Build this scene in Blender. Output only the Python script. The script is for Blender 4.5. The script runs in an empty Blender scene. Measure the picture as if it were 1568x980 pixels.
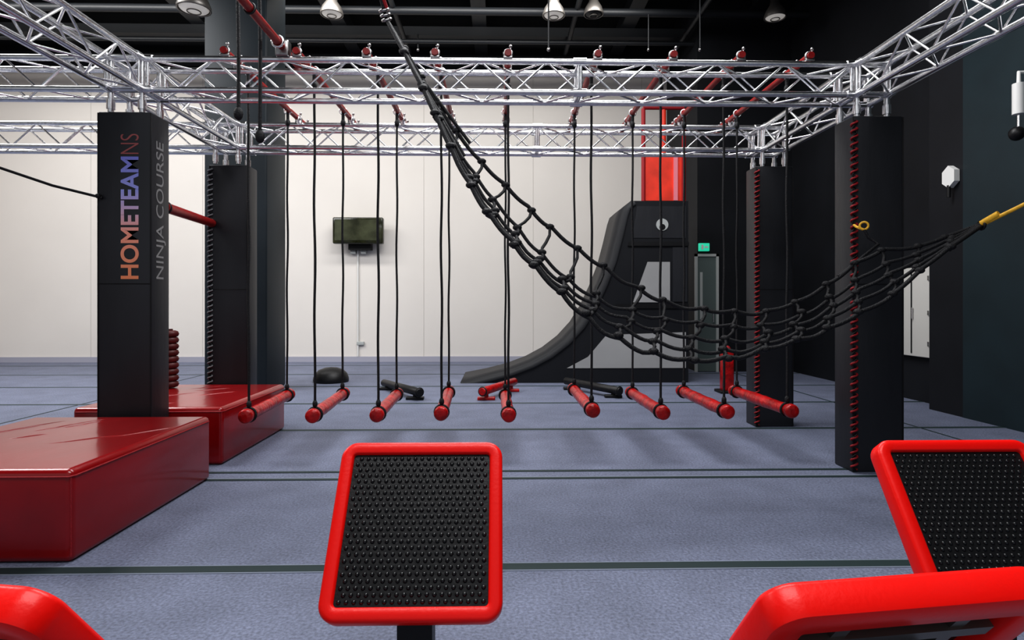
import bpy, bmesh, math, random
from mathutils import Vector, Matrix
random.seed(7)
scene = bpy.context.scene
scene.view_settings.view_transform = 'Standard'
try: scene.view_settings.look = 'Medium High Contrast'
except Exception: pass

# ------------------------------------------------------------------ camera
EYE = 1.30
F = 920.0/1568.0
YAW = math.radians(1.2)
cd = bpy.data.cameras.new('camera'); cam = bpy.data.objects.new('camera', cd)
scene.collection.objects.link(cam)
cd.sensor_width = 36; cd.lens = 36*F
cd.shift_y = -25/1568.0
cam.location = (0, 0, EYE)
cam.rotation_euler = (math.radians(90), 0, -YAW)
cd.clip_end = 200
scene.camera = cam

def S(px, py, d):
    """survey measurement (bearing, elevation, real distance) -> metres in the room"""
    xc = (px-784)*d/920.0
    z = EYE + (465-py)*d/920.0
    return Vector((xc*math.cos(YAW)+d*math.sin(YAW), -xc*math.sin(YAW)+d*math.cos(YAW), z))

# ------------------------------------------------------------------ materials
def mat(name, col, rough=0.5, metal=0.0, noise=0.0, nscale=20, bump=0.0, bscale=60, emis=None, es=0, coat=0.0, spec=0.5, stretch=(1,1,1)):
    m = bpy.data.materials.new(name); m.use_nodes = True
    nt = m.node_tree; b = nt.nodes['Principled BSDF']
    b.inputs['Base Color'].default_value = (*col, 1)
    b.inputs['Roughness'].default_value = rough
    b.inputs['Metallic'].default_value = metal
    b.inputs['Coat Weight'].default_value = coat
    b.inputs['Coat Roughness'].default_value = .12
    b.inputs['Specular IOR Level'].default_value = spec
    if emis:
        b.inputs['Emission Color'].default_value = (*emis, 1)
        b.inputs['Emission Strength'].default_value = es
    tc = nt.nodes.new('ShaderNodeTexCoord')
    mp = nt.nodes.new('ShaderNodeMapping'); mp.inputs['Scale'].default_value = stretch
    nt.links.new(tc.outputs['Object'], mp.inputs['Vector'])
    if noise > 0:
        n = nt.nodes.new('ShaderNodeTexNoise'); n.inputs['Scale'].default_value = nscale
        n.inputs['Detail'].default_value = 6
        nt.links.new(mp.outputs[0], n.inputs['Vector'])
        r = nt.nodes.new('ShaderNodeValToRGB')
        r.color_ramp.elements[0].position = 0.3; r.color_ramp.elements[1].position = 0.7
        r.color_ramp.elements[0].color = (*[c*(1-noise) for c in col], 1)
        r.color_ramp.elements[1].color = (*[min(1, c*(1+noise)) for c in col], 1)
        nt.links.new(n.outputs[0], r.inputs[0]); nt.links.new(r.outputs[0], b.inputs['Base Color'])
    if bump > 0:
        n2 = nt.nodes.new('ShaderNodeTexNoise'); n2.inputs['Scale'].default_value = bscale
        n2.inputs['Detail'].default_value = 4
        nt.links.new(mp.outputs[0], n2.inputs['Vector'])
        bp = nt.nodes.new('ShaderNodeBump'); bp.inputs['Strength'].default_value = bump
        bp.inputs['Distance'].default_value = 0.02
        nt.links.new(n2.outputs[0], bp.inputs['Height']); nt.links.new(bp.outputs[0], b.inputs['Normal'])
        nt.links.new(bp.outputs[0], b.inputs['Coat Normal'])
    return m

M_floor = mat('carpet_bluegrey', (0.158, 0.177, 0.250), 0.62, noise=0.12, nscale=3.0, bump=0.5, bscale=45, spec=.4)
nt = M_floor.node_tree; bs = nt.nodes['Principled BSDF']
tc = nt.nodes.new('ShaderNodeTexCoord'); nz = nt.nodes.new('ShaderNodeTexNoise'); nz.inputs['Scale'].default_value = 70; nz.inputs['Detail'].default_value = 6
rp = nt.nodes.new('ShaderNodeValToRGB'); rp.color_ramp.elements[0].position = .33; rp.color_ramp.elements[1].position = .68
rp.color_ramp.elements[0].color = (.66, .66, .66, 1); rp.color_ramp.elements[1].color = (1.22, 1.22, 1.22, 1)
mx = nt.nodes.new('ShaderNodeMix'); mx.data_type = 'RGBA'; mx.blend_type = 'MULTIPLY'; mx.inputs[0].default_value = 1
old = bs.inputs['Base Color'].links[0].from_socket
nt.links.new(tc.outputs['Object'], nz.inputs['Vector']); nt.links.new(nz.outputs[0], rp.inputs[0])
nt.links.new(old, mx.inputs[6]); nt.links.new(rp.outputs[0], mx.inputs[7]); nt.links.new(mx.outputs[2], bs.inputs['Base Color'])

M_seam = mat('seam_rubber', (0.010, 0.026, 0.028), 0.6)
M_seamlt = mat('seam_edge_light', (0.20, 0.23, 0.29), 0.6)
M_wall = mat('wall_offwhite', (0.72, 0.685, 0.645), 0.7, noise=0.03, nscale=0.6)
M_wallj = mat('wall_joint', (0.56, 0.53, 0.50), 0.8)
M_dark = mat('wall_black', (0.008, 0.009, 0.012), 0.6, noise=0.2, nscale=1.5, spec=.3)
M_teal = mat('wall_teal', (0.010, 0.022, 0.028), 0.5, noise=0.15, nscale=2, spec=.4)
M_ceil = mat('ceiling_black', (0.004, 0.005, 0.006), 0.8, spec=.2)
M_beam = mat('ceiling_steel', (0.014, 0.016, 0.019), 0.5)
M_alu = mat('aluminium', (0.78, 0.78, 0.79), 0.24, metal=1.0, noise=0.12, nscale=30)
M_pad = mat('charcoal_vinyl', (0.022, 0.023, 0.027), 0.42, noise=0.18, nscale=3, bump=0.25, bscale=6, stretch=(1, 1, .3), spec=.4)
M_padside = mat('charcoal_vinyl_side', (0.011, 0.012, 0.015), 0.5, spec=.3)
M_black = mat('black_rubber', (0.006, 0.006, 0.007), 0.45, bump=0.1, bscale=80, spec=.4)
M_rope = mat('black_rope', (0.007, 0.007, 0.009), 0.6, bump=0.5, bscale=120, spec=.4)
M_redlog = mat('red_vinyl_log', (0.36, 0.005, 0.006), 0.3, noise=0.45, nscale=12, bump=0.5, bscale=25, coat=0.15, spec=.35)
M_mat = mat('maroon_vinyl', (0.25, 0.002, 0.004), 0.30, noise=0.15, nscale=3, bump=0.22, bscale=4, coat=0.55, stretch=(1, .45, 1), spec=.3)
M_red = mat('red_powdercoat', (0.84, 0.006, 0.003), 0.38, bump=0.04, bscale=90, coat=0.08, spec=.3)
M_redrope = mat('red_rope', (0.30, 0.008, 0.014), 0.6, bump=0.3, bscale=100)
M_coil = mat('red_brown_pad', (0.10, 0.015, 0.014), 0.5, noise=.3, nscale=20)
M_greyrope = mat('grey_rope', (0.16, 0.17, 0.18), 0.6)
M_redpole = mat('red_padded_tube', (0.25, 0.008, 0.008), 0.4, noise=.2, nscale=15, spec=.35)
M_clamp = mat('clamp_steel', (0.35, 0.34, 0.34), 0.3, metal=1.0)
M_yellow = mat('yellow_strap', (0.75, 0.42, 0.03), 0.6, noise=.2, nscale=40)
M_greyp = mat('grey_panel', (0.33, 0.33, 0.33), 0.6, noise=.06, nscale=2)
M_ltgrey = mat('light_grey_panel', (0.42, 0.44, 0.43), 0.5)
M_white = mat('white_plastic', (0.75, 0.75, 0.73), 0.4)
M_olive = mat('olive_screen', (0.022, 0.024, 0.010), 0.15, noise=.7, nscale=5)
M_lamp = mat('lamp_glass', (0.7, 0.68, 0.64), 0.4, emis=(1, 0.95, 0.88), es=0.2)
M_lampm = mat('lamp_metal', (0.16, 0.15, 0.14), 0.4, metal=0.7)
M_green = mat('exit_green', (0.02, 0.4, 0.25), 0.4, emis=(0.05, 0.8, 0.5), es=0.5)
M_rubknob = mat('rubber_knob', (0.006, 0.007, 0.008), 0.26, coat=0.2)

# ------------------------------------------------------------------ mesh builder
class B:
    def __init__(s, name): s.n = name; s.v = []; s.f = []; s.m = []; s.sm = []; s.mats = []
    def mi(s, m):
        if m not in s.mats: s.mats.append(m)
        return s.mats.index(m)
    def add(s, vs, fs, m, smooth=False):
        o = len(s.v); k = s.mi(m); s.v += [tuple(v) for v in vs]
        for f in fs: s.f.append([i+o for i in f]); s.m.append(k); s.sm.append(smooth)
    def box(s, a, b, m, mx=None):
        x0, y0, z0 = a; x1, y1, z1 = b
        vs = [Vector(p) for p in [(x0,y0,z0),(x1,y0,z0),(x1,y1,z0),(x0,y1,z0),(x0,y0,z1),(x1,y0,z1),(x1,y1,z1),(x0,y1,z1)]]
        if mx: vs = [mx @ v for v in vs]
        s.add(vs, [(0,3,2,1),(4,5,6,7),(0,1,5,4),(1,2,6,5),(2,3,7,6),(3,0,4,7)], m)
    def rbox(s, a, b, r, m, seg=3, top=None):
        a = Vector(a); b = Vector(b); vs = []; fs = []
        c0 = a+Vector((r,r,r)); c1 = b-Vector((r,r,r))
        rows = []
        angs = [(-math.pi/2 + math.pi/2*i/seg) for i in range(seg+1)]
        lat = [(t, c0.z) for t in angs] + [(math.pi/2*i/seg, c1.z) for i in range(seg+1)]
        for (t, cz) in lat:
            row = []
            for q in range(4):
                cx = c1.x if q in (0, 3) else c0.x; cy = c1.y if q in (0, 1) else c0.y
                for i in range(seg+1):
                    p = q*math.pi/2 + math.pi/2*i/seg
                    row.append(Vector((cx+r*math.cos(t)*math.cos(p), cy+r*math.cos(t)*math.sin(p), cz+r*math.sin(t))))
            rows.append(row)
        n = len(rows[0])
        for row in rows: vs += row
        for j in range(len(rows)-1):
            for i in range(n):
                i2 = (i+1) % n; fs.append((j*n+i, j*n+i2, (j+1)*n+i2, (j+1)*n+i))
        s.add(vs, fs, m, True)
        s.add(rows[0], [tuple(reversed(range(n)))], m)
        s.add(rows[-1], [tuple(range(n))], top or m)
    def tube(s, path, r, m, n=8, closed=False, caps=True):
        P = [Vector(p) for p in path]; N = len(P); rr = r if isinstance(r, (list, tuple)) else [r]*N
        vs = []; fs = []; up = None
        for i in range(N):
            if closed: t = (P[(i+1) % N]-P[i-1])
            else: t = P[min(i+1, N-1)]-P[max(i-1, 0)]
            t = t.normalized() if t.length > 1e-9 else Vector((0, 0, 1))
            if up is None:
                h = Vector((0, 0, 1)) if abs(t.z) < .9 else Vector((1, 0, 0))
                up = (h - t*h.dot(t)).normalized()
            else:
                up = up - t*up.dot(t)
                up = up.normalized() if up.length > 1e-6 else Vector((1, 0, 0))
            sd = t.cross(up)
            for k in range(n):
                a = 2*math.pi*k/n
                vs.append(P[i]+(up*math.cos(a)+sd*math.sin(a))*rr[i])
        for i in range(N if closed else N-1):
            j = (i+1) % N
            for k in range(n):
                k2 = (k+1) % n; fs.append((i*n+k, j*n+k, j*n+k2, i*n+k2))
        s.add(vs, fs, m, True)
        if caps and not closed:
            s.add(vs[:n], [tuple(range(n))], m); s.add(vs[-n:], [tuple(reversed(range(n)))], m)
    def ball(s, c, r, m, seg=8, rings=5, sc=(1, 1, 1)):
        c = Vector(c); vs = []; fs = []
        for j in range(rings+1):
            t = -math.pi/2+math.pi*j/rings
            for i in range(seg):
                p = 2*math.pi*i/seg
                vs.append(c+Vector((r*sc[0]*math.cos(t)*math.cos(p), r*sc[1]*math.cos(t)*math.sin(p), r*sc[2]*math.sin(t))))
        for j in range(rings):
            for i in range(seg):
                i2 = (i+1) % seg; fs.append((j*seg+i, j*seg+i2, (j+1)*seg+i2, (j+1)*seg+i))
        s.add(vs, fs, m, True)
    def torus(s, c, R, r, axis, m, n=20):
        c = Vector(c); ax = Vector(axis).normalized()
        h = Vector((0, 0, 1)) if abs(ax.z) < .9 else Vector((1, 0, 0))
        u = (h-ax*h.dot(ax)).normalized(); w = ax.cross(u)
        s.tube([c+(u*math.cos(2*math.pi*i/n)+w*math.sin(2*math.pi*i/n))*R for i in range(n)], r, m, 8, closed=True)
    def prism(s, poly, y0, y1, m):
        n = len(poly); vs = [(x, y0, z) for x, z in poly]+[(x, y1, z) for x, z in poly]
        fs = [tuple(range(n)), tuple(reversed(range(n, 2*n)))]+[(i, i+n, (i+1) % n+n, (i+1) % n) for i in range(n)]
        s.add(vs, fs, m)
    def done(s, parent=None):
        me = bpy.data.meshes.new(s.n); me.from_pydata(s.v, [], s.f)
        for m in s.mats: me.materials.append(m)
        me.polygons.foreach_set('material_index', s.m); me.polygons.foreach_set('use_smooth', s.sm); me.update()
        bm = bmesh.new(); bm.from_mesh(me); bmesh.ops.recalc_face_normals(bm, faces=bm.faces); bm.to_mesh(me); bm.free()
        o = bpy.data.objects.new(s.n, me); scene.collection.objects.link(o)
        if parent: o.parent = parent
        return o

# ------------------------------------------------------------------ room shell
XL_, XR_, YB, YN, ZC = -11.6, 5.6, 13.5, -4.0, 7.3
b = B('floor'); b.box((XL_-.3, YN, -0.2), (XR_+.3, YB+.3, 0), M_floor); b.done()
b = B('floor_seam')
for i, y in enumerate((-.3, 1.34, 2.965, 4.57, 6.2, 7.84, 9.46, 11.08, 12.7)):
    if i == 3:
        b.box((XL_, y-.125, 0), (XR_, y-.085, .004), M_seam); b.box((XL_, y+.07, 0), (XR_, y+.11, .004), M_seam)
        b.box((XL_, y-.085, 0), (XR_, y-.065, .003), M_seamlt)
    else:
        b.box((XL_, y-.035, 0), (XR_, y+.035, .004), M_seam); b.box((XL_, y+.035, 0), (XR_, y+.045, .003), M_seamlt); b.box((XL_, y-.045, 0), (XR_, y-.035, .003), M_seamlt)
b.done()
b = B('floor_joint')
for x in (-5.4, 4.4): b.box((x-.012, 5.0, 0), (x+.012, YB, .003), M_seam)
b.done()
b = B('ceiling'); b.box((XL_-.3, YN, ZC), (XR_+.3, YB+.3, ZC+.2), M_ceil); b.done()
b = B('wall_back'); b.box((XL_, YB, 0), (3.9, YB+.2, 6.55), M_wall); b.box((XL_, YB-.02, 6.55), (3.9, YB+.2, ZC), M_dark)
x = XL_+.1
while x < 3.8:
    b.box((x, YB-.006, .1), (x+.010, YB, 6.55), M_wallj); x += 2.45
b.done()
b = B('baseboard_back'); b.box((XL_, YB-.04, 0), (3.9, YB, .12), mat('baseboard_lav', (.38, .38, .45), .6)); b.done()
b = B('wall_left'); b.box((XL_-.2, YN, 0), (XL_, YB+.2, ZC), mat('wall_left_tan', (.36, .31, .27), .7)); b.done()
b = B('wall_back_dark'); b.box((3.78, 11.4, 0), (XR_, 11.6, ZC), M_dark); b.box((3.78, 11.6, 0), (3.9, YB, ZC), M_dark); b.done()
b = B('wall_right'); b.box((XR_, YN, 0), (XR_+.2, 11.6, ZC), M_dark)
b.box((5.29, 4.6, 0), (XR_, 6.75, ZC), M_teal); b.box((5.30, 6.75, 0), (XR_, 7.3, ZC), M_dark)
b.box((5.29, -1.0, 0), (XR_, 3.6, ZC), M_teal)
b.done()
b = B('structural_column')
p = S(322, 0, 9.0); q = S(415, 0, 9.0)
b.rbox((p.x, 8.9, 0), (q.x, 9.7, ZC-.001), .03, mat('column_slate', (.015, .021, .026), .5, noise=.15, nscale=1.5, spec=.3)); b.done()

b = B('door_1'); x0 = S(1072, 0, 11.3).x; x1 = S(1101, 0, 11.3).x
b.box((x0-.05, 11.36, 0), (x0, 11.399, 2.25), M_ltgrey); b.box((x1, 11.36, 0), (x1+.05, 11.399, 2.25), M_ltgrey); b.box((x0-.05, 11.36, 2.2), (x1+.05, 11.399, 2.25), M_ltgrey)
b.box((x0, 11.38, 0.01), (x1, 11.399, 2.2), mat('door_greygreen', (.10, .13, .125), .5)); b.box((x0+.05, 11.375, 1.0), (x0+.1, 11.38, 1.9), M_ltgrey)
b.tube([(x1-.06, 11.34, .95), (x1-.06, 11.34, 1.15)], .012, M_alu); b.done()
b = B('exit_sign'); b.rbox((x0+.02, 11.33, 2.3), (x0+.22, 11.399, 2.45), .01, M_green)
b.box((x0+.06, 11.325, 2.33), (x0+.10, 11.33, 2.42), M_white); b.box((x0+.12, 11.325, 2.36), (x0+.19, 11.33, 2.39), M_white); b.done()

M_cab = mat('cabinet_white', (.55, .54, .51), .45)
b = B('wall_cabinet'); b.rbox((5.52, 7.58, .60), (5.6, 8.27, 1.78), .01, M_cab)
b.box((5.51, 7.925, .64), (5.521, 7.94, 1.74), M_dark)
for z in (.75, 1.15, 1.6): b.box((5.505, 7.60, z), (5.52, 7.62, z+.06), M_alu)
b.tube([(5.5, 7.9, 1.1), (5.5, 7.9, 1.25)], .01, M_alu); b.done()
b = B('hexagon_wall_light'); c = Vector((5.29, 6.9, 2.78))
hexp = [(c.y+.11*math.sin(k*math.pi/3)*1.0, c.z+.13*math.cos(k*math.pi/3)) for k in range(6)]
vs = [(5.295, y, z) for y, z in hexp]+[(5.23, y, z) for y, z in hexp]
b.add(vs, [(0,1,2,3,4,5), (11,10,9,8,7,6)]+[(i, (i+1) % 6, (i+1) % 6+6, i+6) for i in range(6)], M_white)
b.tube([(5.24, c.y, c.z-.1), (5.24, c.y, c.z-.24)], .02, M_black); b.done()
b = B('security_camera'); c = S(1560, 150, 5.9)
b.tube([(5.29, c.y, c.z+.25), (c.x, c.y, c.z+.25), (c.x, c.y, c.z+.12)], .02, M_white)
b.tube([(c.x, c.y, c.z+.14), (c.x, c.y, c.z-.16)], .055, M_white, 14); b.tube([(c.x, c.y, c.z-.16), (c.x, c.y, c.z-.30)], .015, M_alu, 8)
b.ball((c.x-.02, c.y, c.z-.35), .07, M_black, 12, 8); b.done()

# ------------------------------------------------------------------ ceiling services
b = B('ceiling_beams')
for x in (-9, -6, -3.2, -.4, 2.6, 4.9):
    b.box((x-.07, YN, 6.9), (x+.07, YB, 7.3), M_beam); b.box((x-.14, YN, 6.88), (x+.14, YB, 6.91), M_beam)
for y in (8.5, 10.2, 12.2): b.box((XL_, y-.08, 6.7), (XR_, y+.08, 6.88), M_beam)
b.done()
b = B('ceiling_pipes')
for (y, z, r) in ((9.2, 6.5, .05), (10.8, 6.55, .07), (11.6, 6.35, .04), (12.8, 6.5, .09)):
    b.tube([(XL_, y, z), (XR_, y, z)], r, M_beam, 10)
for (x, z) in ((-1.9, 6.6), (1.4, 6.6), (3.6, 6.5)): b.tube([(x, 6, z), (x, YB, z)], .05, M_beam)
for (px, d) in ((840, 9.2), (993, 10.8), (640, 11.6), (1072, 9.2)):
    q = S(px, 0, d); b.tube([(q.x, q.y, 6.5), (q.x, q.y, S(px, 76, d).z)], .012, M_beam, 6); b.ball((q.x, q.y, S(px, 76, d).z), .03, M_clamp)
b.done()
def lamp(px, py, d, dia, on=True):
    b = B('high_bay_lamp'); c = S(px, py, d); R = dia/2
    prof = [(R, 0), (R*1.02, .03), (R*.85, .12), (R*.5, .22), (R*.42, .36), (R*.2, .40), (.02, .42)]
    n = 24; vs = []; fs = []
    for r, h in prof:
        for k in range(n): vs.append((c.x+r*math.cos(2*math.pi*k/n), c.y+r*math.sin(2*math.pi*k/n), c.z+h))
    for j in range(len(prof)-1):
        for k in range(n): fs.append((j*n+k, j*n+(k+1) % n, (j+1)*n+(k+1) % n, (j+1)*n+k))
    b.add(vs, fs, M_lampm, True)
    b.ball((c.x, c.y, c.z+.01), R*.88, M_lamp if on else M_beam, 24, 8, (1, 1, .22))
    b.torus((c.x, c.y, c.z), R*.97, .012, (0, 0, 1), M_lampm, 24)
    b.torus((c.x, c.y, c.z-R*.17), R*.4, .008, (0, 0, 1), M_lampm, 20)
    b.tube([(c.x, c.y, c.z+.4), (c.x, c.y, ZC-.002)], .015, M_beam, 6); b.done()
lamp(297, 14, 8.0, .42); lamp(508, 22, 10.3, .38); lamp(848, 24, 10.3, .38); lamp(909, 22, 10.6, .34, False); lamp(1187, 27, 10.3, .36)

# ------------------------------------------------------------------ truss frame
XL, XR = -2.83, 2.90
YF, YR = 4.74, 6.42
ZT = 3.045; H = .118
def truss(b, p0, p1, pitch=.26):
    p0 = Vector(p0); p1 = Vector(p1); t = (p1-p0); L = t.length; t.normalize()
    up = Vector((0, 0, 1)); sd = t.cross(up)
    cs = [(1, 1), (1, -1), (-1, -1), (-1, 1)]
    for a, c in cs: b.tube([p0+sd*a*H+up*c*H, p1+sd*a*H+up*c*H], .024, M_alu, 10)
    n = max(2, int(round(L/pitch)))
    for k in range(4):
        A = cs[k]; C = cs[(k+1) % 4]
        for i in range(n):
            u, w = (A, C) if (i+k) % 2 == 0 else (C, A)
            b.tube([p0+t*(L*i/n)+sd*u[0]*H+up*u[1]*H, p0+t*(L*(i+1)/n)+sd*w[0]*H+up*w[1]*H], .009, M_alu, 6, caps=False)
        for e in (p0+t*.01, p1-t*.01): b.tube([e+sd*A[0]*H+up*A[1]*H, e+sd*C[0]*H+up*C[1]*H], .012, M_alu, 6, caps=False)
def conn(b, p, t):
    t = Vector(t); up = Vector((0, 0, 1)); sd = t.cross(up)
    for a in (-1, 1):
        for c in (-1, 1):
            q = Vector(p)+sd*a*H+up*c*H; b.tube([q-t*.05, q+t*.05], .032, M_alu, 10)
b = B('truss_frame')
for X in (XL, XR):
    for Y in (YF, YR):
        c = Vector((X, Y, ZT))
        for a in (-1, 1):
            for d in (-1, 1):
                b.tube([c+Vector((a*H, d*H, -H)), c+Vector((a*H, d*H, H))], .024, M_alu)
                b.tube([c+Vector((-.15, a*H, d*H)), c+Vector((.15, a*H, d*H))], .026, M_alu)
                b.tube([c+Vector((a*H, -.15, d*H)), c+Vector((a*H, .15, d*H))], .026, M_alu)
                b.tube([c+Vector((a*H, d*H, -H)), c+Vector((a*H, d*H, -.294))], .022, M_alu)
                b.tube([c+Vector((a*H, d*H, -.20)), c+Vector((a*H, d*H, -.27))], .031, M_alu)
        b.tube([c+Vector((-H, -H, -H)), c+Vector((H, -H, H))], .010, M_alu, 6)
g = .15
for Y in (YF, YR):
    mids = [XL+g, .62 if Y == YF else .4, XR-g]
    truss(b, (mids[0], Y, ZT), (mids[1], Y, ZT)); truss(b, (mids[1], Y, ZT), (mids[2], Y, ZT))
    conn(b, (mids[1], Y, ZT), (1, 0, 0)); conn(b, (XL+g, Y, ZT), (1, 0, 0)); conn(b, (XR-g, Y, ZT), (1, 0, 0))
    truss(b, (XL-g, Y, ZT), (XL-4.5, Y, ZT))
for X in (XL, XR):
    truss(b, (X, YF+g, ZT), (X, YR-g, ZT)); truss(b, (X, YF-g, ZT), (X, -0.6, ZT))
    conn(b, (X, YF-g, ZT), (0, 1, 0)); conn(b, (X, YR-g, ZT), (0, 1, 0))
b.done()

# ------------------------------------------------------------------ padded pillars
def pillar(X, Y, lace):
    b = B('padded_pillar'); w, dp = .20, .125; z1 = 2.75
    b.rbox((X-w, Y-dp, 0), (X+w, Y+dp, z1), .012, M_pad)
    b.tube([(X-w+.004, Y-dp-.001, .01), (X-w+.004, Y-dp-.001, z1-.01)], .005, M_black, 6)
    b.tube([(X+w-.004, Y-dp-.001, .01), (X+w-.004, Y-dp-.001, z1-.01)], .005, M_black, 6)
    for z in (1.45,): b.tube([(X-w, Y-dp-.0015, z), (X+w, Y-dp-.0015, z)], .003, M_black, 6)
    if lace:
        sx, m = lace
        cx = X+sx*(w-.012); pts = []; n = 520
        for i in range(n):
            a = i*.62; pts.append((cx+.024*math.cos(a), Y-dp-.004+.014*math.sin(a), .02+(z1-.05)*i/n))
        b.tube(pts, .0085, m, 5); b.tube([(cx+.018*math.cos(i*.9+1), Y-dp-.01, .02+(z1-.05)*i/260) for i in range(260)], .006, M_black, 5)
    return b.done()
YPF, YPR = YF-.02, YR-.02
e = bpy.data.objects.new('padded_pillar', None); scene.collection.objects.link(e)
pl = pillar(XL, YPF, None); pl.name = 'pad_body'; pl.parent = e
pillar(XR+.02, YPF-.02, (-1, M_redrope))
pillar(XL-.0, YPR+.06, (-1, M_greyrope))
pillar(XR, YPR, (-1, M_redrope))

def gradmat(L):
    m = bpy.data.materials.new('lettering_gradient'); m.use_nodes = True; nt = m.node_tree; bs = nt.nodes['Principled BSDF']
    tc = nt.nodes.new('ShaderNodeTexCoord'); sx = nt.nodes.new('ShaderNodeSeparateXYZ'); r = nt.nodes.new('ShaderNodeValToRGB')
    dv = nt.nodes.new('ShaderNodeMath'); dv.operation = 'DIVIDE'; dv.inputs[1].default_value = L
    nt.links.new(tc.outputs['Object'], sx.inputs[0]); nt.links.new(sx.outputs[0], dv.inputs[0]); nt.links.new(dv.outputs[0], r.inputs[0]); nt.links.new(r.outputs[0], bs.inputs['Base Color'])
    cr = r.color_ramp; cr.elements[0].position = 0; cr.elements[0].color = (.80, .27, .12, 1); cr.elements[1].position = 1; cr.elements[1].color = (.16, .17, .52, 1)
    for p, c in ((.38, (.82, .33, .24)), (.55, (.58, .40, .54)), (.72, (.30, .32, .70))):
        k = cr.elements.new(p); k.color = (*c, 1)
    bs.inputs['Roughness'].default_value = .5
    return m
def text(name, body, origin, xax, yax, length, height, m, off, parent):
    cu = bpy.data.curves.new(name, 'FONT'); cu.body = body; cu.size = 1; cu.offset = off; cu.extrude = 0.004
    o = bpy.data.objects.new(name+'_tmp', cu); scene.collection.objects.link(o)
    bpy.context.view_layer.update(); dg = bpy.context.evaluated_depsgraph_get()
    me = bpy.data.meshes.new_from_object(o.evaluated_get(dg)); bpy.data.objects.remove(o)
    xs = [v.co.x for v in me.vertices]; ys = [v.co.y for v in me.vertices]
    X = Vector(xax); Y = Vector(yax); Z = X.cross(Y)
    me.materials.clear(); me.materials.append(m)
    sx = length/(max(xs)-min(xs)); sy = height/(max(ys)-min(ys)); x0 = min(xs); y0 = min(ys)
    for v in me.vertices: v.co = Vector(((v.co.x-x0)*sx, (v.co.y-y0)*sy, v.co.z*.3))
    o = bpy.data.objects.new(name, me); scene.collection.objects.link(o)
    R = Matrix((X, Y, Z)).transposed().to_4x4(); o.matrix_world = Matrix.Translation(origin) @ R; o.parent = parent
p0 = S(208, 427, 4.5); p1 = S(208, 238, 4.5); p2 = S(208, 234, 4.5); p3 = S(208, 203, 4.5)
text('lettering_front', 'HOMETEAM', Vector((p0.x, YPF-.126, p0.z)), (0, 0, 1), (-1, 0, 0), p1.z-p0.z, .135, gradmat(p1.z-p0.z), .022, e)
text('lettering_front_end', 'NS', Vector((p0.x, YPF-.126, p2.z)), (0, 0, 1), (-1, 0, 0), p3.z-p2.z, .135, mat('lettering_darkred', (.26, .07, .07), .5), -.010, e)
text('lettering_side', 'NINJA COURSE', Vector((XL+.2+.001, YPF+.07, 1.49)), (0, 0, 1), (0, -1, 0), 1.06, .13, mat('lettering_silver', (.24, .24, .24), .4), .0, e)

# ------------------------------------------------------------------ swinging logs
near = [-2.06, -1.52, -1.0, -.477, .077, .77, 1.35, 1.885, 2.42]
far = [-2.12, -1.57, -1.03, -.51, .056, .75, 1.34, 1.86, 2.40]
zn = [.385, .385, .39, .40, .385, .42, .40, .405, .41]
ZBAR = ZT+H+.06
def wob(p, q, n=24, amp=.006):
    p = Vector(p); q = Vector(q); ph = random.random()*6; pts = []
    for i in range(n+1):
        t = i/n; v = p.lerp(q, t); k = math.sin(math.pi*t)
        pts.append(v+Vector((amp*k*math.sin(t*17+ph), 0, 0)))
    return pts
for i, (xn, xf) in enumerate(zip(near, far)):
    b = B('swinging_log'); y0, y1 = 4.93, 6.10
    A = Vector((xn, y0-.03, zn[i])); C = Vector((xf, y1+.03, zn[i]+.005+random.uniform(-.01, .01)))
    t = (C-A).normalized(); L = (C-A).length
    st = [(0, .02), (.002, .048), (.014, .058), (.045, .059), (.05, .050)]
    k = .05
    while k < L-.08:
        k += .06; st.append((k, .051+random.uniform(-.003, .003)))
    st += [(L-.05, .050), (L-.045, .058), (L-.014, .058), (L, .04)]
    b.tube([A+t*a for a, r in st], [r for a, r in st], M_redlog, 20)
    b.torus(A+t*.05, .054, .006, t, M_redrope)
    bx = (xn+xf)/2
    for (P, f) in ((A+t*.10, 0), (C-t*.10, 1)):
        top = Vector((bx+(xn-bx)*(1-f)*.6+(xf-bx)*f*.6, P.y, ZBAR))
        b.tube([top, top-Vector((0, 0, .12))], .016, M_rope)
        b.tube(wob(top-Vector((0, 0, .1)), P+Vector((0, 0, .05)), amp=.005), .0105, M_rope, 7)
        b.torus(P, .056, .011, t, M_rope)
        b.ball(P+Vector((0, 0, .085)), .022, M_rope, 8, 5, (1, 1, 1.6))
        b.ball(top-Vector((0, 0, .12)), .026, M_rope, 8, 5, (1, 1, 1.5))
        b.torus(top, .034, .008, (0, 1, 0), M_alu, 12)
    b.done()
    b = B('overhead_crossbar')
    xm = bx
    b.tube([(xm, YF-.15, ZBAR), (xm, YR+.15, ZBAR)], .026, M_redpole, 12)
    for Y in (YF-H, YF+H, YR-H, YR+H):
        b.torus((xm, Y, ZBAR), .030, .010, (0, 1, 0), M_clamp, 14)
        b.rbox((xm-.035, Y-.018, ZBAR-.04), (xm+.035, Y+.018, ZBAR-.02), .006, M_clamp)
        b.tube([(xm+.02, Y, ZBAR+.02), (xm+.02, Y, ZBAR+.055)], .008, M_clamp, 6); b.ball((xm+.02, Y, ZBAR+.055), .014, M_clamp)
    b.tube([(xm, YR-.17, ZBAR-.0), (xm+.02, YR-.17, ZBAR-.07)], .018, M_alu, 8)
    b.torus((xm+.03, YR-.19, ZBAR-.03), .03, .010, (1, 0, 0), M_alu, 12)
    b.done()

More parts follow.
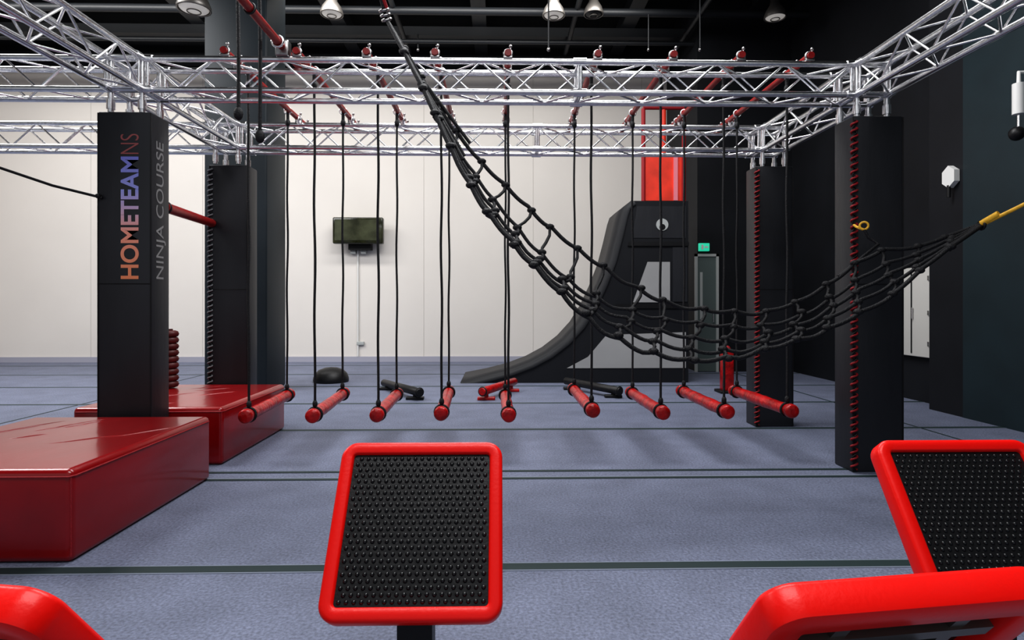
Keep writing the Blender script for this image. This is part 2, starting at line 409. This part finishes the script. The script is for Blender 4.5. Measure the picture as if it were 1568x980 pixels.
b = B('overhead_red_tube'); q = S(442, 82, 4.7)
b.tube([(q.x, 5.0, 3.25), (q.x, 1.2, 3.25)], .03, M_redpole, 12)
b.rbox((q.x-.05, 4.58, 3.18), (q.x+.05, 4.66, 3.30), .01, M_clamp); b.torus((q.x, 4.5, 3.25), .04, .01, (0, 1, 0), M_alu); b.torus((q.x, 4.0, 3.25), .035, .008, (0, 1, 0), M_black); b.done()
for px, y1 in ((365, 170), (398, 205)):
    b = B('hanging_rope'); q = S(px, y1, 4.35)
    b.tube(wob((q.x, q.y, ZC-.01), (q.x, q.y, q.z), 30, .01), .014, M_rope, 8); b.ball((q.x, q.y, q.z-.02), .035, M_rope, 8, 6, (1, 1, 1.4)); b.done()
b = B('tension_strap'); b.tube([S(-260, 175, 4.0), S(0, 257, 4.3), S(80, 284, 4.45), S(157, 303, 4.52)], .010, M_rope); b.ball(S(150, 300, 4.51), .02, M_black); b.done()
b = B('pillar_spreader_bar'); b.tube([(XL+.16, YPF+.12, 2.07), (-3.0, YPR-.06, 2.14)], .042, M_redpole, 12); b.torus((XL+.15, YPF+.16, 2.07), .044, .01, (0, 1, 0), M_black); b.done()
b = B('coiled_rope_stack'); q = S(264, 585, 6.0)
for i in range(9): b.torus((q.x, q.y-.05, .505+i*.062), .05, .034, (0, 0, 1), M_coil, 16)
b.tube([(q.x, q.y-.05, .471), (q.x, q.y-.05, 1.05)], .03, M_coil); b.done()

# ------------------------------------------------------------------ crash mats
def crashmat(a, c):
    b = B('crash_mat'); b.rbox(a, c, .035, M_mat, 4)
    x0, y0, z0 = a; x1, y1, z1 = c
    for z in (z1-.035,):
        b.tube([(x0+.03, y0-.001, z), (x1-.012, y0-.001, z), (x1+.001, y0+.03, z), (x1+.001, y1-.03, z)], .005, M_redrope, 6)
    b.tube([(x1-.010, y0+.012, .03), (x1-.010, y0+.012, z1-.03)], .005, M_redrope, 6)
    for k in range(9):
        xx = x0+(x1-x0)*random.uniform(.08, .9); yy = y0+(y1-y0)*random.uniform(.1, .9); a_ = random.uniform(.5, 1.1); Lf = random.uniform(.2, .5)
        pts = []
        for j in range(9):
            s_ = j/8-.5; pts.append((min(x1-.06, max(x0+.06, xx+Lf*s_*math.cos(a_))), min(y1-.06, max(y0+.06, yy+Lf*s_*math.sin(a_)+.02*math.sin(s_*6))), z1-.0035))
        b.tube(pts, [.0035+.004*math.sin(math.pi*j/8) for j in range(9)], M_mat, 8)
    b.done()
crashmat((-3.42, 3.05, 0), (-2.14, 4.50, .468))
crashmat((-3.42, 4.88, 0), (-2.23, 6.30, .465))

# ------------------------------------------------------------------ cargo net
def interp(pts, t):
    L = [0]
    for i in range(1, len(pts)): L.append(L[-1]+math.hypot(pts[i][0]-pts[i-1][0], pts[i][1]-pts[i-1][1]))
    s = t*L[-1]
    for i in range(1, len(pts)):
        if s <= L[i] or i == len(pts)-1:
            k = (s-L[i-1])/(L[i]-L[i-1]); return (pts[i-1][0]+(pts[i][0]-pts[i-1][0])*k, pts[i-1][1]+(pts[i][1]-pts[i-1][1])*k)
Aedge = [(592, 30), (640, 110), (690, 190), (735, 243), (785, 292), (835, 343), (885, 383), (950, 425), (1015, 457), (1060, 468), (1110, 474), (1165, 480), (1225, 462), (1275, 430), (1315, 398), (1355, 380), (1400, 378), (1450, 362), (1503, 343)]
Bedge = [(592, 30), (650, 140), (700, 245), (740, 315), (800, 390), (870, 460), (920, 500), (985, 532), (1060, 549), (1130, 547), (1190, 530), (1250, 512), (1310, 480), (1360, 455), (1410, 412), (1450, 382), (1503, 346)]
NT = 5; NSN = 22
TL = [0, .62, .78, .90, 1.0]; TR = [0, .33, .58, .80, 1.0]
def netp(s, t):
    a = interp(Aedge, s); c = interp(Bedge, s)
    g = math.sin(math.pi*min(1, max(0, s)))**.7
    d = 4.38 - (.75*t)*g - .15*(1-g)
    k = min(1, max(0, (s-.38)/.22)); k = k*k*(3-2*k)
    u = t*(NT-1); i = min(NT-2, int(u)); f = u-i
    tt = (TL[i]+(TL[i+1]-TL[i])*f)*(1-k)+(TR[i]+(TR[i+1]-TR[i])*f)*k
    return S(a[0]+(c[0]-a[0])*tt, a[1]+(c[1]-a[1])*tt, d)
b = B('cargo_net')
for k in range(NT):
    t = k/(NT-1); pts = []
    n = NSN*6; ph = random.random()*6
    for i in range(n+1):
        s = i/n; p = netp(s, t); env = math.sin(math.pi*s)
        sag = -.022*abs(math.sin(math.pi*s*NSN))*env
        pts.append(p+Vector((0, 0, sag+.014*env*math.sin(s*19+ph*2))))
    b.tube(pts, .0145 if k in (0, NT-1) else .0125, M_rope, 7)
for j in range(1, NSN):
    s = j/NSN
    pts = []
    for k in range(NT):
        t = k/(NT-1); pk = netp(min(.99, max(.01, s+random.uniform(-.007, .007))), t)
        pk = pk+Vector((0, 0, .012*math.sin(math.pi*s)*math.sin(s*19))); pts.append(pk)
        b.ball(pk, .027, M_rope, 8, 5, (1.25, 1, .85))
    fine = []
    for k in range(NT-1):
        for m_ in range(4):
            q = m_/4; v = pts[k].lerp(pts[k+1], q); fine.append(v+Vector((.012*math.sin(q*math.pi*2), 0, -.025*math.sin(math.pi*q))))
    fine.append(pts[-1]); b.tube(fine, .0115, M_rope, 6)
top = netp(0, .5); endr = netp(1, .5)
anc = S(575, -30, 4.1); anc2 = Vector((top.x-.45, top.y-.3, ZC-.01))
b.tube([top, anc, anc2], .013, M_rope); b.tube([top+Vector((.01, -.02, .05)), anc+Vector((.01, -.02, 0)), anc2], .014, M_redrope)
for q in (.0, .12, .25): b.torus(top.lerp(anc, q), .03, .01, (anc-top), M_clamp, 12)
for k in range(3): b.tube([netp(0.02, k/3)+Vector((0, -.02, 0)), netp(0.10, k/3), netp(0.2, k/3)+Vector((.02, -.02, 0))], .013, M_rope)
pend = S(1323, 352, 4.44)
b.tube([netp(.79, 0), S(1345, 374, 4.40), S(1330, 364, 4.43), pend], .011, M_rope); b.torus(pend+Vector((0, 0, .03)), .028, .008, (.5, 1, 0), M_yellow, 14)
b.tube([pend, pend+Vector((-.02, .06, .03)), (XR-.17, 4.57, pend.z+.06)], .010, M_yellow)
y2 = S(1572, 311, 4.0)
b.tube([endr, y2, S(1700, 252, 3.9)], .013, M_yellow, 8)
b.tube([endr+Vector((0, 0, .01)), endr.lerp(y2, .4)+Vector((0, 0, .02))], .024, M_yellow, 8)
b.torus(endr, .03, .010, (1, 0, 0), M_black, 12)
b.tube([S(1700, 252, 3.9), (5.28, 3.3, 2.6)], .012, M_yellow, 8)
b.done()

# ------------------------------------------------------------------ warped wall
b = B('warped_wall'); D0, D1 = 9.85, 11.3
def W(px, py):
    p = S(px, py, 10.05); return (p.x, max(0.0, p.z))
curve = [(708, 585), (745, 577), (780, 568), (812, 556), (840, 541), (866, 521), (888, 497), (906, 468), (922, 434), (936, 398), (946, 360), (953, 330), (957, 318), (966, 310)]
prof = [W(*c) for c in curve]+[W(1050, 310), W(1050, 590)]
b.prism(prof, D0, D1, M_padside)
skin = [W(*c) for c in curve]
vs = []; fs = []
for (x, z) in skin: vs += [(x-.02, D0-.03, z+.012), (x-.02, D1+.03, z+.012), (x+.05, D0-.03, z-.05), (x+.05, D1+.03, z-.05)]
for i in range(len(skin)-1):
    o = i*4; fs += [(o, o+4, o+5, o+1), (o, o+2, o+6, o+4), (o+1, o+5, o+7, o+3)]
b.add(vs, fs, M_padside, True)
def panel(pts, m, pr=.012): b.prism([W(*p) for p in pts], D0-pr, D0, m)
panel([(988, 402), (1022, 402), (1022, 463), (966, 463)], M_greyp)
panel([(926, 512), (1046, 508), (1046, 562), (866, 562), (898, 545)], M_greyp)
panel([(960, 372), (1050, 372), (1050, 378), (958, 378)], M_black, .03)
panel([(972, 318), (1046, 318), (1046, 366), (965, 366)], M_pad, .01)
panel([(940, 466), (1050, 466), (1050, 472), (936, 472)], M_black, .02)
panel([(1026, 380), (1048, 380), (1048, 462), (1026, 462)], M_pad, .015)
c = W(1010, 346); n = 24
b.prism([(c[0]+.10*math.cos(2*math.pi*k/n), c[1]+.10*math.sin(2*math.pi*k/n)) for k in range(n)], D0-.025, D0-.01, M_ltgrey)
b.prism([(c[0]+.05*math.cos(2*math.pi*k/n), c[1]-.04+.05*math.sin(2*math.pi*k/n)) for k in range(n)], D0-.028, D0-.024, M_black)
RG = mat('red_guard', (.75, .045, .02), .5, noise=.25, nscale=3)
x0, z0 = W(985, 308); x1, z1 = W(1045, 238)
b.box((x0, D0+.1, z0), (x1, D0+.16, z1), RG)
for px in (984, 1046):
    xx = W(px, 0)[0]; b.tube([(xx, D0+.1, z0-.05), (xx, D0+.1, W(0, 168)[1])], .035, M_redrope)
b.tube([(W(1015, 0)[0], D0+.13, z1), (W(1015, 0)[0], D0+.13, W(0, 160)[1])], .05, RG)
b.box((W(1030, 0)[0], D0+.07, z0), (W(1036, 0)[0], D0+.1, z1), mat('pink_strip', (.8, .25, .3), .4))
b.tube([(W(984, 0)[0], D0+.1, W(0, 166)[1]), (W(1046, 0)[0], D0+.1, W(0, 166)[1])], .04, M_redrope)
b.done()

# ------------------------------------------------------------------ far wall display and conduits
b = B('wall_display'); p = S(512, 374, 13.2); q = S(588, 334, 13.2)
b.rbox((p.x, 13.12, p.z), (q.x, 13.3, q.z), .03, M_olive); b.box((p.x+.05, 13.11, p.z+.07), (q.x-.12, 13.125, q.z-.05), mat('screen_glare', (.055, .06, .035), .2, noise=.6, nscale=3))
b.box((p.x+.3, 13.3, p.z-.12), (q.x-.3, 13.499, p.z+.3), M_black)
for px in (540, 556): c = S(px, 385, 13.3); b.rbox((c.x-.06, 13.38, c.z-.05), (c.x+.06, 13.499, c.z+.03), .015, M_ltgrey)
c = S(548, 0, 13.4); b.tube([(c.x, 13.47, .12), (c.x, 13.47, p.z-.1)], .02, M_white); c = S(552, 525, 13.4); b.rbox((c.x-.08, 13.44, c.z-.05), (c.x+.08, 13.499, c.z+.03), .01, M_ltgrey)
b.done()

# ------------------------------------------------------------------ floor props
b = B('balance_dome'); c = S(507, 584, 10.0)
n = 28; vs = []; fs = []
pr = [(.28, 0), (.29, .03), (.285, .07), (.26, .14), (.2, .2), (.1, .235), (.01, .245)]
for r, h in pr:
    for k in range(n): vs.append((c.x+r*math.cos(2*math.pi*k/n), c.y+r*math.sin(2*math.pi*k/n), h))
for j in range(len(pr)-1):
    for k in range(n): fs.append((j*n+k, j*n+(k+1) % n, (j+1)*n+(k+1) % n, (j+1)*n+k))
b.add(vs, fs, M_black, True); b.done()
def beam(pa, pb, m, r=.05, feet=M_black):
    b = B('balance_beam'); A = Vector(pa); C = Vector(pb); t = (C-A).normalized()
    b.tube([A, A+t*.01, C-t*.01, C], [r*.8, r, r, r*.8], m, 16)
    for q in (.12, .88):
        c = A.lerp(C, q); b.tube([c, (c.x, c.y, .03)], .03, feet, 8); b.rbox((c.x-.12, c.y-.05, 0.0), (c.x+.12, c.y+.05, .04), .01, feet)
    b.torus(C-t*.02, r, .012, t, M_black); b.done()
beam(S(588, 586, 9.2), S(643, 601, 8.0), M_black, .055); beam(S(788, 584, 9.0), S(738, 600, 8.0), M_redlog, .055, M_redlog); beam(S(866, 583, 9.2), S(950, 599, 8.2), M_black, .055)
b = B('red_padded_post'); c = S(1113, 0, 8.8); b.rbox((c.x-.08, c.y-.08, .03), (c.x+.08, c.y+.08, .62), .02, M_redlog); b.rbox((c.x-.14, c.y-.14, 0), (c.x+.14, c.y+.14, .04), .01, M_black)
b.ball((c.x, c.y, .63), .06, M_redrope); b.done()

# ------------------------------------------------------------------ angled step boards
def rr(w, h, r, ins, seg=7):
    w2 = w/2-ins; h2 = h/2-ins; r = max(.006, r-ins); out = []
    for q, (sx, sy) in enumerate(((1, 1), (-1, 1), (-1, -1), (1, -1))):
        for i in range(seg+1):
            a = q*math.pi/2+math.pi/2*i/seg
            out.append((sx*(w2-r)+r*math.cos(a), sy*(h2-r)+r*math.sin(a)))
    return out
def step_board(cx, ylow, zlow, yhigh, zhigh, w=.55, yaw=0):
    A = Vector((cx, ylow, zlow)); C = Vector((cx, yhigh, zhigh)); h = (C-A).length
    yv = (C-A).normalized(); xv = Vector((1, 0, 0)) if yhigh > ylow else Vector((-1, 0, 0)); zv = xv.cross(yv)
    Mx = Matrix((xv, yv, zv)).transposed().to_4x4(); Mx = Matrix.Translation((A+C)/2) @ Matrix.Rotation(math.radians(yaw), 4, 'Z') @ Mx
    b = B('angled_step')
    T = [(.002, -.062), (0, -.055), (0, -.012), (.004, -.003), (.014, 0), (.036, 0), (.042, -.004), (.044, -.014)]
    def ring(list_, m, capm):
        rows = [[Mx @ Vector((x, y, z)) for x, y in rr(w, h, .055, i)] for i, z in list_]; n = len(rows[0]); vs = sum(rows, []); fs = []
        for j in range(len(rows)-1):
            for k in range(n): fs.append((j*n+k, j*n+(k+1) % n, (j+1)*n+(k+1) % n, (j+1)*n+k))
        b.add(vs, fs, m, True); b.add(rows[-1], [tuple(range(n))], capm)
    ring(T, M_red, M_black)
    ring([(.002, -.062), (.010, -.066), (.058, -.066), (.064, -.060), (.066, -.03)], M_red, M_black)
    nx, ny = 20, 24
    for i in range(nx):
        for j in range(ny):
            x = -w/2+.058+(w-.116)*i/(nx-1); y = -h/2+.058+(h-.116)*j/(ny-1)
            if j % 2: x += (w-.116)/(nx-1)*.5
            if x > w/2-.052: continue
            vs = []; n = 7
            for r, z in ((.0075, -.014), (.006, -.0105), (.003, -.0080)):
                for k in range(n): vs.append(Mx @ Vector((x+r*math.cos(2*math.pi*k/n), y+r*math.sin(2*math.pi*k/n), z)))
            fs = [(q*n+k, q*n+(k+1) % n, (q+1)*n+(k+1) % n, (q+1)*n+k) for q in range(2) for k in range(n)]+[tuple(range(2*n, 3*n))]
            b.add(vs, fs, M_rubknob, True)
    for x in (-.12, .12): b.box((x-.015, -h/2+.08, -.055), (x+.015, h/2-.08, -.03), M_lampm, Mx)
    for y in (-.16, 0, .16): b.box((-w/2+.08, y-.015, -.06), (w/2-.08, y+.015, -.035), M_lampm, Mx)
    ym = (ylow+yhigh)/2; zm = (zlow+zhigh)/2
    b.box((cx-.055, ym-.045, .02), (cx+.055, ym+.045, zm-.17), M_black)
    b.rbox((cx-.16, ym-.14, 0), (cx+.16, ym+.14, .025), .008, M_black)
    b.box((-.09, -.1, -.11), (.09, .1, -.055), M_black, Mx)
    return b.done()
step_board(-.265, 1.763, .367, 2.09, .823)
step_board(1.595, 1.763, .367, 2.09, .823)
step_board(.705, 1.40, .375, 1.05, .825, yaw=7)
step_board(-.985, 1.40, .375, 1.05, .835, yaw=-9)

# ------------------------------------------------------------------ lights
def area(name, loc, rot, sx, sy, p, col=(1, 1, 1)):
    l = bpy.data.lights.new(name, 'AREA'); l.shape = 'RECTANGLE'; l.size = sx; l.size_y = sy; l.energy = p; l.color = col
    o = bpy.data.objects.new(name, l); scene.collection.objects.link(o); o.location = loc; o.rotation_euler = [math.radians(a) for a in rot]
area('ceiling_light_mid', (.5, 6.0, 6.6), (0, 0, 0), 5, 2.0, 440, (.99, .99, 1))
area('ceiling_light_near', (0, 1.0, 5.6), (0, 0, 0), 4, 1.5, 200, (.99, .99, 1))
area('ceiling_light_left', (-7.5, 6.5, 6.6), (0, 0, 0), 4, 3, 500, (.99, .99, 1))
area('wall_wash', (-4, 9.9, 6.62), (40, 0, 0), 13, .6, 410, (1, .98, .95))
w = bpy.data.worlds.new('world'); scene.world = w; w.use_nodes = True
w.node_tree.nodes['Background'].inputs[0].default_value = (.90, .94, 1, 1); w.node_tree.nodes['Background'].inputs[1].default_value = .46
